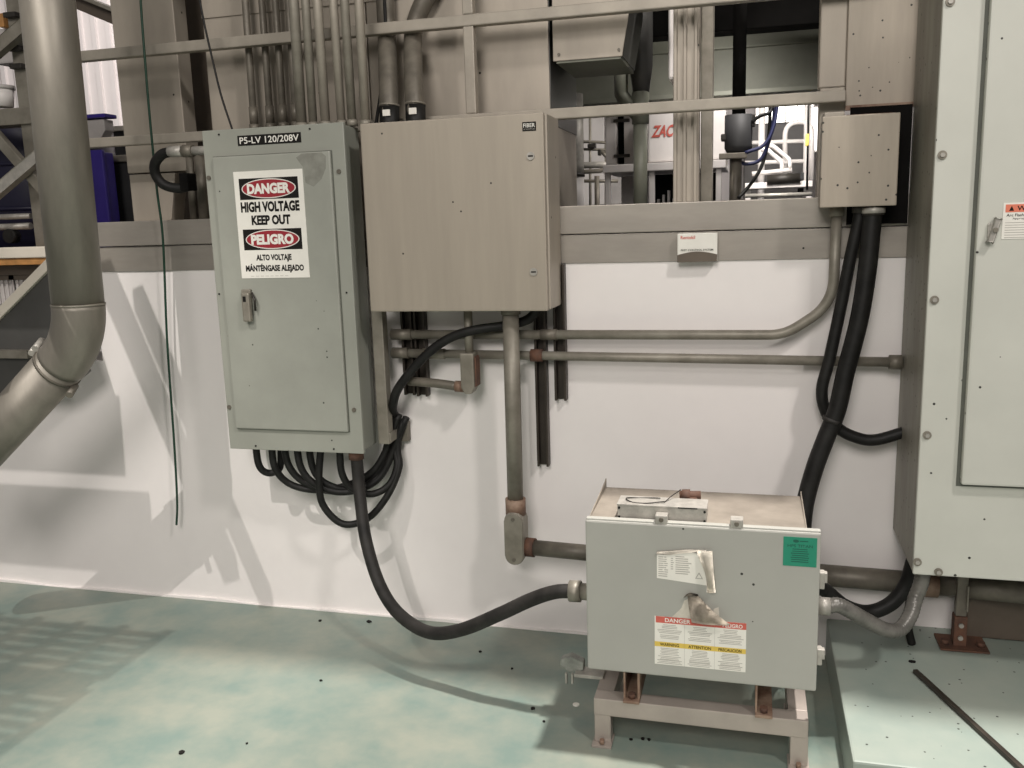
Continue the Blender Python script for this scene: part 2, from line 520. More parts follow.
MB().tube([(-0.858,2.600,1.898), (-0.863, 2.6, 1.361)], .010, 10).build('upright', 'galv', t)
MB().box(-0.965, -0.916, 2.56, 2.6, 1.855, 1.878, .004).build('valve', 'dark', t)
MB().box(-0.904, -0.886, 2.56, 2.6, 1.808, 1.843, .004).build('valve', 'dark', t)
MB().tube([(-0.889,2.600,1.836), (-0.836,2.600,1.781)], .012, 8).build('valve_arm', 'galv', t)
# white panels on the far wall
o = MB().box(-1.295, -1.090, 4.0, 4.06, 1.542, 2.401, .004).build('partition_panel', 'white')
tag(o, 'bright white partition panel at the left of the opening, behind the thin pipes', 'panel')
o = MB().box(-1.082, -0.955, 4.0, 4.06, 1.542, 2.401, .004).build('partition_panel', 'crate')
tag(o, 'greyer partition panel beside the bright one, behind the white locker', 'panel')
# drum added for the bright reflection on the housing end
t = thing('reflection_drum', 'pale drum added as the bright reflection between housing and opening edge', 'vessel', (-0.754, .95, 1.36))
cx = -0.772
MB().tube([(cx, .95, 1.36), (cx, .95, 1.62)], .075, 24).build('lower_shell', 'white', t)
MB().tube([(cx, .95, 1.62), (cx, .95, 1.66), (cx, .95, 1.74), (cx, .95, 1.95)], .076, 24).build('upper_shell', 'zinc', t)
MB().tube([(cx, .95, 1.612), (cx, .95, 1.628)], .079, 24).build('band', 'dark', t)
# black valve column
t = thing('valve_column', 'black vertical pipe with a bulky black actuator right of the ribbed post', 'valve', (-0.057,0.600,1.468))
xv = -0.056
MB().tube([(xv, .6, 1.75), (xv, .6, 2.7)], .024, 18).build('upper_pipe', 'void', t)
MB().tube([(xv, .6, 1.655), (xv, .6, 1.672), (xv, .6, 1.68), (xv, .6, 1.79)], lambda q: .05 if q > .3 else .04, 18).build('actuator', 'charcoal', t)
MB().box(xv - .062, xv - .03, .575, .625, 1.70, 1.725, .005).build('port', 'dark', t)
MB().box(xv + .03, xv + .058, .585, .615, 1.745, 1.79, .005).build('connector', 'dark', t)
MB().tube([(xv - .008, .6, 1.37), (xv - .008, .6, 1.655)], .022, 16).build('lower_pipe', 'galv_d', t)
MB().box(-0.123, -0.024, .55, .585, 1.633, 1.654, .003).build('clamp_bar', 'galv_d', t)
for nm, lab, pts, m in (
    ('cable', 'dark blue cable from the black actuator sagging left, upper of three', ((-0.008,0.580,1.761), (0.019,0.580,1.781), (0.054,0.600,1.795), (0.074,0.620,1.851)), 'black'),
    ('cable', 'blue cable looping down to the clamp bar by the black actuator', ((0.081,0.600,1.849), (0.068,0.580,1.746), (0.035,0.560,1.677), (-0.031,0.555,1.652)), 'bwire'),
    ('cable', 'dark blue cable looping lowest beside the black actuator', ((0.074,0.620,1.851), (0.062,0.600,1.731), (0.029,0.600,1.634), (-0.020,0.600,1.615), (-0.049,0.600,1.623)), 'bwire'),
    ('cable', 'long dark cable dropping from the beam down to the sill', ((0.054,0.640,1.841), (0.052,0.620,1.716), (0.030,0.600,1.609), (-0.012,0.580,1.538), (-0.053,0.560,1.492)), 'black')):
    o = MB().tube(curve(pts, 6), .0065, 8).build(nm, m)
    tag(o, lab, 'cable')
# white tube railing and conveyor far right
t = thing('white_tube_railing', 'white tubular safety railing deep in the right of the opening', 'railing', (0.229,3.200,1.516))
MB().tube(fillet([(0.194,3.200,1.674), (0.187,3.200,1.994), (0.349,3.200,1.997), (0.359,3.200,1.636)], .08, 6), .016, 10).build('frame_tube', 'white', t)
MB().tube([(-0.056,3.200,1.884), (0.352,3.200,1.876)], .014, 10).build('cross_tube', 'white', t)
MB().tube([(-0.054,3.200,1.760), (0.356,3.200,1.753)], .014, 10).build('cross_tube', 'white', t)
MB().tube([(0.050, 3.2, 1.361), (0.044,3.200,2.143)], .022, 10).build('upright', 'white', t)
MB().tube([(0.326, 3.2, 1.361), (0.321,3.200,2.126)], .022, 10).build('upright', 'white', t)
t = thing('white_conveyor', 'white tubular conveyor frame with slanted bars, below the white railing', 'conveyor', (0.128,2.800,1.484))
for a, b, c in (((0.063,2.800,1.831), (0.103,2.800,1.835), (0.208,2.800,1.743)), ((0.041,2.800,1.809), (0.069,2.800,1.819), (0.163,2.800,1.728))):
    MB().tube(fillet([a, b, c, (c[0], c[1], c[2] - .06)], .04, 5), .013, 8).build('slanted_bar', 'white', t)
MB().tube([(0.081,2.800,1.807), (0.186,2.800,1.721)], .010, 8).build('slanted_bar', 'white', t)
MB().tube([(-0.009,2.800,1.672), (0.221,2.800,1.685)], .014, 8).build('side_rail', 'white', t)
MB().box(-0.048, 0.337, 2.75, 3.0, 1.583, 1.618, .004).build('frame_beam', 'white', t)
MB().tube([(0.078,2.750,1.631), (0.265,2.750,1.635)], .03, 12).build('roller', 'dark', t)
MB().tube([(-0.046,2.600,1.540), (0.326,2.600,1.537)], .012, 10).build('lower_rail', 'zinc', t)
for pxx in (-0.030, 0.320):
    MB().box(pxx - .015, pxx + .015, 2.80, 2.84, 1.361, 1.606, .003).build('leg', 'white', t)
o = MB().box(-0.073, 0.396, 4.2, 4.3, 1.361, 2.094, .01).build('grey_cabinet', 'midgrey')
tag(o, 'grey cabinet behind the white railing deep in the hall', 'cabinet')
for lab, x0, x1 in (('first from left', 0.018, 0.116), ('second from left', 0.127, 0.228), ('third from left', 0.239, 0.316), ('rightmost', 0.328, 0.434)):
    t = thing('hall_window', 'glowing window pane high at the far end of the opening, ' + lab, 'window', (x0, 4.6, 2.134), 'glowing far windows')
    MB().box(x0, x1, 4.6, 4.62, 2.134, 2.373).build('pane', 'glow', t)
    MB().box(x0 - .012, x1 + .012, 4.62, 4.66, 2.134 - .02, 2.373 + .02, .003).build('frame', 'white', t)
t = thing('light_column', 'tall glowing strip of glass beside the right-hand post', 'window', (0.433,4.400,1.824))
MB().box(0.412, 0.484, 4.4, 4.42, 1.897, 2.202).build('pane', 'glow', t)
MB().box(0.405, 0.491, 4.42, 4.46, 1.882, 2.217, .003).build('frame', 'white', t)
t = thing('pendant_box', 'yellow handle on a black cable hanging before the far railing', 'pendant', (0.287,2.400,1.556))
MB().tube([(0.278, 2.4, 2.499), (0.287,2.400,1.556)], .006, 8).build('cable', 'black', t)
MB().box(0.272, 0.290, 2.39, 2.42, 1.792, 1.856, .004).build('handle', 'yellow', t)
t = thing('tool_stack', 'dark stepped fixture beside the white railing far right', 'fixture', (0.292,3.000,1.721))
for k in range(4):
    z = 1.362 + k * .09
    MB().box(0.265 , 0.300, 3.0, 3.08, z, z + .085 - .04 * (k % 2), .004).build('block', 'charcoal', t)

# left bay
t = thing('machine_frame', 'brown-grey steel frame with crossed braces left of the big bent pipe', 'frame', (-2.85, .3, 1.36))
MB().box(-2.944, -2.870, .30, .40, 1.36, 2.7, .004).build('post', 'galv', t)
MB().box(-3.6, -2.870, .285, .38, 1.890, 1.957, .004).build('crossbeam', 'galv', t)
MB().bar((-3.062,0.260,1.880), (-2.806,0.260,1.591), .045, .03, .004).build('brace', 'galv', t)
MB().bar((-3.081,0.220,1.588), (-2.741,0.220,1.785), .045, .03, .004).build('brace', 'zinc', t)
MB().bar((-2.996,0.240,2.157), (-2.772,0.240,2.276), .05, .03, .004).build('brace', 'galv', t)
for k in range(3):
    zz = (2.325, 2.196, 2.127)[k]
    MB().box(-2.937, -2.879, .27, .30, zz - .02, zz, .003).build('bracket', 'dark', t)
t = thing('brown_machine', 'brown-grey machine housing behind the upper brace, left edge', 'machine', (-3.2, .6, 1.95))
MB().box(-3.211, -3.115, .6, .8, 2.027, 2.589, .008).build('panel', 'brown', t)
MB().box(-3.341, -3.227, .62, .8, 2.207, 2.358, .008).build('side_box', 'crate', t)
MB().box(-3.253, -3.226, .58, .62, 2.352, 2.411, .004).build('amber_lamp', 'amber', t)
t = thing('white_bucket', 'white bucket standing on the crossbeam at the left edge', 'bucket', (-3.050,0.330,1.971))
c = (-3.055,0.330,1.971)
MB().tube([(c[0], c[1], c[2]), (c[0], c[1], c[2] + .07)], lambda q: .045 + .01 * q, 18).build('body', 'white', t)
MB().tube([(c[0], c[1], c[2] + .07), (c[0], c[1], c[2] + .085)], .06, 18).build('lid', 'crate', t)
t = thing('navy_drum', 'dark navy drum behind the crossed braces', 'drum', (-3.25, .75, 1.36))
MB().tube([(-3.35, .85, 1.365), (-3.35, .85, 1.38), (-3.35, .85, 1.93), (-3.35, .85, 1.95)], lambda q: .33 if .1 < q < .9 else .32, 28).build('body', 'navy', t)
for zz in (1.55, 1.75):
    MB().tube([(-3.35, .85, zz), (-3.35, .85, zz + .02)], .337, 28).build('hoop', 'navy', t)
t = thing('roller_conveyor', 'two bright steel rollers with a black wheel, below the navy drum', 'rollers', (-3.0, .33, 1.40))
MB().tube([(-3.245,0.330,1.519), (-2.977,0.330,1.519)], .012, 12).build('roller', 'zinc', t)
MB().tube([(-3.252,0.330,1.476), (-2.983,0.330,1.477)], .014, 12).build('roller', 'zinc', t)
c = (-3.089,0.330,1.437)
MB().tube([(c[0], .31, c[2]), (c[0], .35, c[2])], .03, 20).build('wheel', 'black', t)
t = thing('belt_conveyor', 'cream conveyor rail with an amber belt edge at the left', 'conveyor', (-2.9, .2, 1.2))
MB().box(-3.7, -2.692, .12, .16, 1.348, 1.392, .005).build('side_rail', 'cream', t)
MB().box(-3.7, -2.728, .13, .45, 1.320, 1.346, .003).build('belt', 'amber', t)
MB().box(-3.7, -2.820, .2, .45, 1.276, 1.317, .003).build('frame', 'brown', t)
for lab, pxa in (('left', -3.122), ('right', -3.019)):
    t = thing('plastic_crate', 'white ribbed plastic crate under the amber belt, %s' % ('nearer the sloping plate' if lab == 'right' else 'cut by the picture edge'), 'crate', (pxa, .25, 1.1), 'white crates')
    MB().box(pxa, pxa + .13, .22, .4, 1.145, 1.272, .005).build('body', 'crate', t)
    for k in range(5):
        MB().box(pxa + .008 + k * .025, pxa + .018 + k * .025, .212, .22, 1.154, 1.263, .002).build('rib', 'crate', t)
    MB().box(pxa - .002, pxa + .132, .21, .4, 1.255, 1.276, .002).build('rim', 'brown', t)
t = thing('sloping_chute', 'dark stainless chute side with pale sloping top edge behind the bent pipe', 'chute', (-2.6, -.16, .9))
P1, P2 = (-2.887,-0.150,1.031), (-2.435,-0.150,1.360)
MB().prism([(P1[0], P1[2]), (P2[0], P2[2]), (P2[0], P2[2] - .13), (-2.365, 0.933), (-2.502, 0.844), (P1[0], 0.835)], -.15, -.13, .002).build('side_plate', 'endgrey', t)
MB().bar((P1[0], -.13, P1[2]), (P2[0], -.13, P2[2]), .07, .034, .004, up=(.7, 0, -.7)).build('edge_flange', 'cream', t)
MB().box(P1[0], -2.605, -.175, -.15, 0.984, 1.015, .003).build('stiffener', 'galv', t)
# far-left view between the big pipe and the column
t = thing('roof_brace', 'dark diagonal girder across the white far wall, upper left', 'girder', (-3.489,1.500,2.666))
MB().bar((-3.688,1.500,2.735), (-3.311,1.500,2.569), .075, .08, .005).build('web', 'brown', t)
MB().bar((-3.658,1.470,2.757), (-3.283,1.470,2.596), .02, .14, .003).build('flange', 'galv', t)
t = thing('blue_bin', 'tall indigo blue bin with a grey lid behind the rail', 'bin', (-2.884,0.600,1.475))
MB().box(-2.947, -2.804, .6, .62, 1.36, 1.804, .006).build('front', 'blue', t)
MB().box(-2.936, -2.809, .62, .68, 1.36, 1.795, .006).build('body', 'blue', t)
MB().box(-2.933, -2.769, .6, .68, 1.941, 1.958, .004).build('rim', 'blue', t)
MB().prism([(-2.921, 1.936), (-2.791, 1.936), (-2.791, 1.889), (-2.822, 1.851), (-2.921, 1.838)], .62, .68, .004).build('lid', 'crate', t)
t = thing('charcoal_bin', 'charcoal wheeled bin to the right of the blue bin', 'bin', (-2.880,0.750,1.474))
MB().box(-2.936, -2.741, .75, 1.1, 1.36, 1.760, .008).build('body', 'charcoal', t)
MB().box(-2.926, -2.726, .73, 1.12, 1.758, 1.789, .005).build('lid', 'galv', t)
t = thing('shelf_ledge', 'pale ledge at the foot of the white far wall', 'ledge', (-3.507,1.600,2.014))
MB().box(-3.607, -3.277, 1.6, 1.9, 2.008, 2.036, .004).build('top', 'cream', t)
MB().box(-3.607, -3.277, 1.63, 1.9, 1.36, 2.008, .004).build('body', 'charcoal', t)

# ================================================================== BIG BENT PIPE
Y = -.55
t = thing('bent_process_pipe', 'large stainless pipe bending down to the left with a bolted clamp', 'pipe', (-2.1, Y, 1.2))
pa, pb, pc = (-1.980,-0.550,2.273), (-2.027,-0.550,1.105), (-2.683,-0.550,0.561)
pa = (pb[0] - .0, Y, 2.7)
pa = (-1.999, Y, 2.6)
path = fillet([pa, pb, pc], .25, 16)
MB().tube(path[:2], .076, 36).build('upright_tube', 'pipe', t)
MB().tube(path[1:-1], .0775, 36).build('elbow', 'pipe', t)
MB().tube(path[-2:], .076, 36).build('lower_tube', 'pipe', t)
def ring(p, d, rad, half, name, m, nm2=None):
    p, d = Vector(p), Vector(d).normalized()
    return MB().tube([p - d * half, p + d * half], rad, 36).build(name, m, t)
e = Vector(path[1]); dn = Vector((0, 0, -1))
ring(e, Vector(path[1]) - Vector(path[0]), 0.0788, .003, 'weld_seam', 'galv')
e = Vector(path[-2]); dv = (Vector(path[-1]) - e).normalized()
cl = ring(e + dv * .02, dv, .0790, .005, 'clamp_band', 'galv_d')
perp = Vector((dv.z, 0, -dv.x))
if perp.z < 0:
    perp = -perp
for sgn, nn in ((1, 2), (-1, 1)):
    c = e + dv * .02 + perp * sgn * .090 + Vector((0, -.02, 0))
    for k in range(nn):
        q = c + dv * (.022 * (k - .5) if nn == 2 else 0)
        MB().tube([q + Vector((0, -.02, 0)) - perp * .015, q + Vector((0, .03, 0)) + perp * .012], .011, 10).build('clamp_bolt', 'zinc' if sgn > 0 else 'galv_d', t)

# ================================================================== GREY ELECTRICAL PANEL
px0, px1, pz0, pz1 = -1.764, -1.254, .676, 1.758
t = thing('electrical_panel', 'grey-green electrical panel with danger high voltage sign on its door', 'electrical panel', (-1.509, -.13, pz0))
MB().box(px0 + .01, px1 - .01, -.185, -.066, pz0 + .006, pz1 - .006, .003).build('body', 'enamel', t)
MB().box(px0, px1, -.20, -.185, pz0, pz1, .003).build('front_trim', 'enamel', t)
dr = MB().box(-1.727, -1.301, -.213, -.20, .753, 1.671, .005).build('door', 'enamel_d', t)
MB().prism([(-1.42, 1.655), (-1.40, 1.667), (-1.33, 1.667), (-1.315, 1.655), (-1.318, 1.618), (-1.335, 1.585), (-1.365, 1.562), (-1.392, 1.575), (-1.398, 1.625)], -.2133, -.213).build('tape_residue', 'grime', dr)
MB().box(-1.7295, -1.2985, -.2012, -.1998, .7505, 1.6735).build('door_gap', 'gasket', t)
for a, b in ((-1.752, 1.606), (-1.279, 1.606), (-1.752, .826), (-1.279, .828)):
    screw(t, a, -.20, b, .0075)
for a, b in ((-1.70, 1.743), (-1.371, 1.743), (-1.661, .69), (-1.363, .69), (-1.752, 1.22), (-1.279, 1.22)):
    screw(t, a, -.199, b, .003, 'rivet', 'ink')
# latch
lt = MB().box(-1.652, -1.618, -.226, -.213, 1.185, 1.236, .003).build('latch', 'galv', t)
MB().box(-1.646, -1.616, -.24, -.222, 1.128, 1.226, .006).build('latch_handle', 'galv', lt)
MB().tube(fillet([(-1.612, -.225, 1.225), (-1.600, -.232, 1.20), (-1.604, -.225, 1.165)], .01), .004, 8).build('hasp', 'dark', lt)
MB().box(-1.639, -1.628, -.2415, -.239, 1.196, 1.214, .001).build('slot', 'ink', lt)
# name strip
npl = MB().box(-1.633, -1.404, -.2012, -.20, 1.703, 1.735, 0).build('name_strip', 'ink', t)
MB().text('P5-LV 120/208V', -1.5185, 1.719, .214, .021, -.2018, .012).build('lettering', 'label', npl)
npl['label'] = 'black strip lettered P5-LV 120/208V'
# danger sign
sx0, sx1, sz0, sz1 = -1.6515, -1.4005, 1.272, 1.620
cx = (sx0 + sx1) / 2
sg = MB().box(sx0, sx1, -.2146, -.213, sz0, sz1, .0006).build('danger_sign', 'label', t)
sg['label'] = 'white danger sign in English and Spanish'
for top, word in ((1.597, 'DANGER'), (1.433, 'PELIGRO')):
    MB().box(cx - .107, cx + .107, -.2150, -.2144, top - .068, top, 0).build('header_block', 'ink', sg)
    MB().ellipse(cx, top - .034, .0985, .0315, -.2154, -.2148).build('oval_rim', 'label', sg)
    MB().ellipse(cx, top - .034, .095, .0285, -.2158, -.2150).build('red_oval', 'red', sg)
    MB().text(word, cx, top - .034, .156, .034, -.2162, .055).build('lettering', 'label', sg)
MB().text('HIGH VOLTAGE', cx, 1.505, .214, .034, -.2152, .05).build('lettering', 'ink', sg)
MB().text('KEEP OUT', cx, 1.462, .142, .032, -.2152, .05).build('lettering', 'ink', sg)
MB().text('ALTO VOLTAJE', cx, 1.3375, .130, .0255, -.2152, .045).build('lettering', 'ink', sg)
MB().text('M\u00c1NT\u00c9NGASE ALEJADO', cx, 1.3045, .214, .031, -.2152, .045).build('lettering', 'ink', sg)
fp = MB()
for k in range(8):
    fp.box(cx - .09 + k * .018, cx - .078 + k * .018, -.2150, -.2145, 1.2785, 1.2798)
fp.build('fine_print', 'inkgrey', sg)

# ================================================================== TAN SQUARE CABINET
t = thing('control_cabinet', 'square tan steel cabinet hung between the grey panel and the opening', 'cabinet', (-.9, -.1, 1.16))
MB().box(-1.196, -.600, -.182, -.0145, 1.160, 1.747, .004).build('body', 'steel', t)
dd = MB().box(-1.198, -.606, -.202, -.184, 1.157, 1.749, .005).build('door', 'tan', t)
for zz in (1.624, 1.278):
    lk = MB().cyl((-.6475, -.202, zz), (-.6475, -.206, zz), .012, 20).build('lock', 'zinc', t)
    MB().box(-.655, -.640, -.2072, -.2058, zz - .002, zz + .002).build('slot', 'ink', lk)
pl = MB().box(-.671, -.629, -.2032, -.202, 1.697, 1.7235, 0).build('maker_plate', 'ink', t)
MB().text('FIBER', -.650, 1.7135, .036, .0115, -.2036, .01).build('lettering', 'label', pl)
MB().text('BY COMPTON', -.650, 1.7025, .034, .004, -.2036).build('lettering', 'inkgrey', pl)

# ================================================================== CONDUITS ABOVE THE PANEL
ords = ['first', 'second', 'third', 'fourth', 'fifth', 'sixth']
for i, (xb, xt) in enumerate(((-1.451, -1.447), (-1.409, -1.404), (-1.364, -1.366), (-1.307, -1.313), (-1.269, -1.272), (-1.222, -1.219))):
    rr = (.017, .014, .0155, .014, .0145, .015)[i]
    xb2 = min(xb, -1.276) if i < 5 else xb
    zb = 1.755 if i < 5 else 1.751
    t = thing('conduit', '%s from left of the six front conduits rising above the grey panel' % ords[i], 'conduit', (xb, -.1, zb), 'front conduits above the grey panel')
    MB().tube([(xb, -.10, zb), (xt, -.10, 2.62)], rr, 16).build('tube', 'rail' if i in (2, 3, 5) else 'galv', t)
    MB().tube([(xb, -.10, zb), (xb, -.10, zb + .02)], rr * 1.25, 16).build('locknut', 'galv', t)
for i, x in enumerate((-1.729, -1.664, -1.612, -1.563)):
    dx = .005
    t = thing('conduit', '%s from left of the four dark conduits behind the rail above the panel' % ords[i], 'conduit', (x, .08, 1.478), 'rear conduits above the grey panel')
    MB().tube([(x - .002, .075, 1.478), (x + dx, .075, 2.62)], .0125, 14).build('tube', 'galv_d', t)
    MB().tube([(x, .075, 1.805), (x, .075, 1.862)], .0155, 14).build('coupling', 'galv_d', t)
    MB().tube([(x, .075, 1.778), (x, .075, 1.803)], .0185, 8).build('locknut', 'galv_d', t)
o = MB().tube([(-1.205, -.06, 1.752), (-1.2, .06, 2.0), (-1.2, .07, 2.62)], .006, 8).build('cable', 'black')
tag(o, 'thin black cable running up right beside the six conduits', 'cable')
for lab, path, in (('straight grey flexible conduit rising from the tan cabinet, left one', [(-1.159, -.048, 1.752), (-1.162, -.04, 1.83), (-1.185,0.025,1.975), (-1.209,0.090,2.084), (-1.211,0.095,2.181), (-1.210,0.095,2.369), (-1.210,0.095,2.554)]),
                   ('grey flexible conduit bending right above the tan cabinet, beside the straight one', [(-1.068, -.048, 1.752), (-1.072, -.04, 1.83), (-1.095,0.025,1.968), (-1.110,0.090,2.075), (-1.072,0.095,2.162), (-0.994,0.095,2.255), (-0.836,0.095,2.330)])):
    t = thing('flexible_conduit', lab, 'conduit', path[0], 'flexible conduits')
    pp_ = curve(path, 16)
    MB().tube(pp_, .031, 20).build('jacket', 'galv_d', t)  # shade of the recess put into the darker jacket colour
    b0 = Vector(path[0])
    MB().tube([b0, b0 + Vector((0, .0005, .012)), b0 + Vector((0, .004, .062))], .035, 8).build('hub', 'black', t)
    MB().box(b0.x - .008, b0.x + .018, b0.y - .038, b0.y - .034, b0.z + .030, b0.z + .050, .001).build('tag', 'label', t)
    MB().tube([b0 + Vector((0, .004, .062)), b0 + Vector((0, .005, .068))], .0345, 20).build('collar', 'galv', t)

# side fitting and loop left of the panel
t = thing('flexible_loop', 'black flexible loop with bright fitting at the left side of the grey panel', 'conduit', (-1.9, -.1, 1.58))
MB().tube([(-1.755, -.10, 1.704), (-1.87, -.10, 1.706)], .015, 16).build('pipe_stub', 'zinc', t)
MB().tube([(-1.87, -.10, 1.706), (-1.91, -.10, 1.707)], .021, 8).build('coupling', 'galv_d', t)
MB().tube([(-1.91, -.10, 1.707), (-1.965, -.10, 1.708)], .019, 16).build('fitting', 'zinc', t)
MB().tube(curve([(-1.96, -.10, 1.707), (-1.995, -.10, 1.70), (-2.03, -.095, 1.672), (-2.040, -.085, 1.635), (-2.02, -.075, 1.60), (-1.975, -.06, 1.585), (-1.93, -.05, 1.592)], 8), .0175, 16).build('jacket', 'black', t)
MB().box(-1.955, -1.92, -.075, -.02, 1.575, 1.635, .004).build('terminal_box', 'void', t)
for lab, x in (('left', -2.006), ('right', -1.962)):
    o = MB().tube([(x - .004, .075, 1.478), (x, .075, 1.72)], .014 if lab == 'left' else .02, 14).build('pipe_stub', 'galv_d')
    tag(o, 'short vertical pipe on the band left of the grey panel, %s' % ('slimmer one' if lab == 'left' else 'thicker one'), 'pipe')

# loose wires on the left
o = MB().tube(curve([(-2.029,-0.080,2.312), (-2.037,-0.080,2.151), (-2.044,-0.080,1.854), (-2.059,-0.060,1.582), (-2.062,-0.050,1.405), (-2.094,-0.040,1.039), (-2.108,-0.040,0.656), (-2.121,-0.040,0.418), (-2.135,-0.040,0.317)], 8), .0042, 8).build('wire', 'gwire')
tag(o, 'long green wire hanging free down the white wall', 'wire')
o = MB().tube(curve([(-1.800,-0.100,2.253), (-1.784,-0.100,2.120), (-1.765,-0.100,2.004), (-1.743,-0.100,1.883), (-1.708, -.10, 1.757)], 8), .0036, 8).build('wire', 'black')
tag(o, 'thin black wire curving down to the top of the grey panel', 'wire')

# ================================================================== UNDER THE PANELS
t = thing('strut_post', 'tall square strut standing off the wall at the right of the grey panel', 'strut', (-1.22, -.1, .69))
MB().box(-1.236, -1.196, -.115, -.073, .690, 1.156, .004).build('channel', 'galv', t)
MB().box(-1.228, -1.192, -.110, -.005, .694, .728, .004).build('standoff', 'galv', t)
MB().box(-1.195, -1.16, -.03, -.002, .68, .75, .003).build('wall_foot', 'galv_d', t)


def strut(x0, z0, lab):
    t = thing('strut_channel', lab, 'strut', (x0 + .02, -.02, z0), 'strut channels on the wall')
    MB().box(x0, x0 + .040, -.010, -.001, z0, 1.29, .001).build('back', 'strut', t)
    for a in (x0, x0 + .032):
        MB().box(a, a + .008, -.034, -.009, z0 - .002, 1.29, .002).build('lip', 'strut', t)


strut(-.694, .612, 'longest black strut channel on the wall, right of the thick upright conduit')
strut(-.628, .842, 'short black strut channel beside the longest one')
strut(-1.165, .850, 'short black strut channel near the grey panel, left of a close pair')
strut(-1.118, .846, 'short black strut channel near the grey panel, right of a close pair')

t = thing('conduit_run', 'upper horizontal conduit on the wall curving up to the beige box', 'conduit', (-.4, -.055, 1.05))
MB().tube(fillet([(-1.19, -.055, 1.064), (.10, -.055, 1.066), (.236, -.060, 1.16), (.238, -.07, 1.436)], .15, 10), .0155, 16).build('tube', 'galv', t)
MB().tube([(-1.19, -.055, 1.064), (-1.115, -.055, 1.064)], .019, 14).build('coupling', 'galv_d', t)
MB().tube([(-.665, -.055, 1.065), (-.61, -.055, 1.065)], .018, 14).build('coupling', 'galv_d', t)
MB().tube([(.238, -.07, 1.418), (.238, -.07, 1.444)], .021, 14).build('hub', 'galv', t)
t = thing('conduit_run', 'lower horizontal conduit ending at the side of the tall pale cabinet', 'conduit', (-.4, -.055, .98))
MB().tube([(-1.19, -.055, 1.0), (.425, -.055, .985)], .0150, 16).build('tube', 'galv', t)
MB().tube([(-1.19, -.055, 1.0), (-1.13, -.055, 1.0)], .019, 14).build('coupling', 'galv_d', t)
MB().tube([(-1.08, -.055, .999), (-1.0, -.055, .998)], .018, 14).build('coupling', 'galv', t)
MB().tube([(-.70, -.055, .996), (-.66, -.055, .9955)], .021, 14).build('coupling', 'rust', t)
MB().tube([(.400, -.055, .985), (.436, -.055, .985)], .022, 8).build('locknut', 'galv_d', t)

t = thing('small_elbow_conduit', 'slim conduit with small elbow body below the tan cabinet', 'conduit', (-.9, -.09, .86))
MB().tube([(-.901, -.09, 1.165), (-.902, -.09, 1.005)], .0145, 16).build('tube', 'galv', t)
MB().prism([(-.928, 1.01), (-.928, .895), (-.915, .872), (-.893, .872), (-.880, .895), (-.880, 1.01)], -.118, -.062, .006).build('elbow_body', 'galv', t)
MB().prism([(-.879, 1.0), (-.879, .895), (-.873, .90), (-.873, .99)], -.112, -.068, .002).build('cover_gasket', 'rust', t)
MB().tube([(-.925, -.09, .893), (-.955, -.09, .894)], .019, 14).build('hub', 'rustmix', t)
MB().tube(curve([(-.95, -.09, .894), (-1.03, -.085, .902), (-1.13, -.07, .905)], 6), .0155, 14).build('side_tube', 'galv_d', t)

t = thing('thick_elbow_conduit', 'thick upright conduit turning right into the grey transformer', 'conduit', (-.745, -.13, .28))
MB().tube([(-.745, -.13, 1.163), (-.748, -.13, .512)], .0265, 24).build('tube', 'galv', t)
MB().tube([(-.745, -.13, 1.163), (-.745, -.13, 1.14)], .033, 8).build('locknut', 'galv_d', t)
MB().tube([(-.748, -.13, .525), (-.748, -.13, .47)], .034, 20).build('hub', 'rustmix', t)
n = 10
poly = [(-.748 + .033 * math.cos(math.pi * k / n), .455 + .033 * math.sin(math.pi * k / n)) for k in range(n + 1)] + [(-.748 - .033 * math.cos(math.pi * k / n), .336 - .033 * math.sin(math.pi * k / n)) for k in range(n + 1)]
MB().prism(poly, -.165, -.10, .005).build('elbow_body', 'galv', t)
poly2 = [(-.748 + (x + .748) * .93, .395 + (z - .395) * .96) for x, z in poly]
cv = MB().prism(poly2, -.172, -.165, .002).build('cover', 'galv', t)
for zz in (.465, .325):
    screw(cv, -.748, -.172, zz, .006)
MB().tube([(-.716, -.132, .358), (-.685, -.135, .358)], .032, 18).build('side_hub', 'rust', t)
MB().tube([(-.69, -.135, .358), (-.43, -.16, .360)], .0262, 22).build('side_tube', 'galv_d', t)

o = MB().tube(curve([(-1.205, -.045, .78), (-1.18, -.1, .83), (-1.148, -.11, .895), (-1.05, -.11, 1.0), (-.965, -.105, 1.058), (-.88, -.10, 1.085), (-.78, -.085, 1.098), (-.70, -.09, 1.118), (-.655, -.10, 1.163)], 8), .0155, 14).build('cable', 'black')
tag(o, 'black cable arching from the strut up to the tan cabinet underside', 'cable')

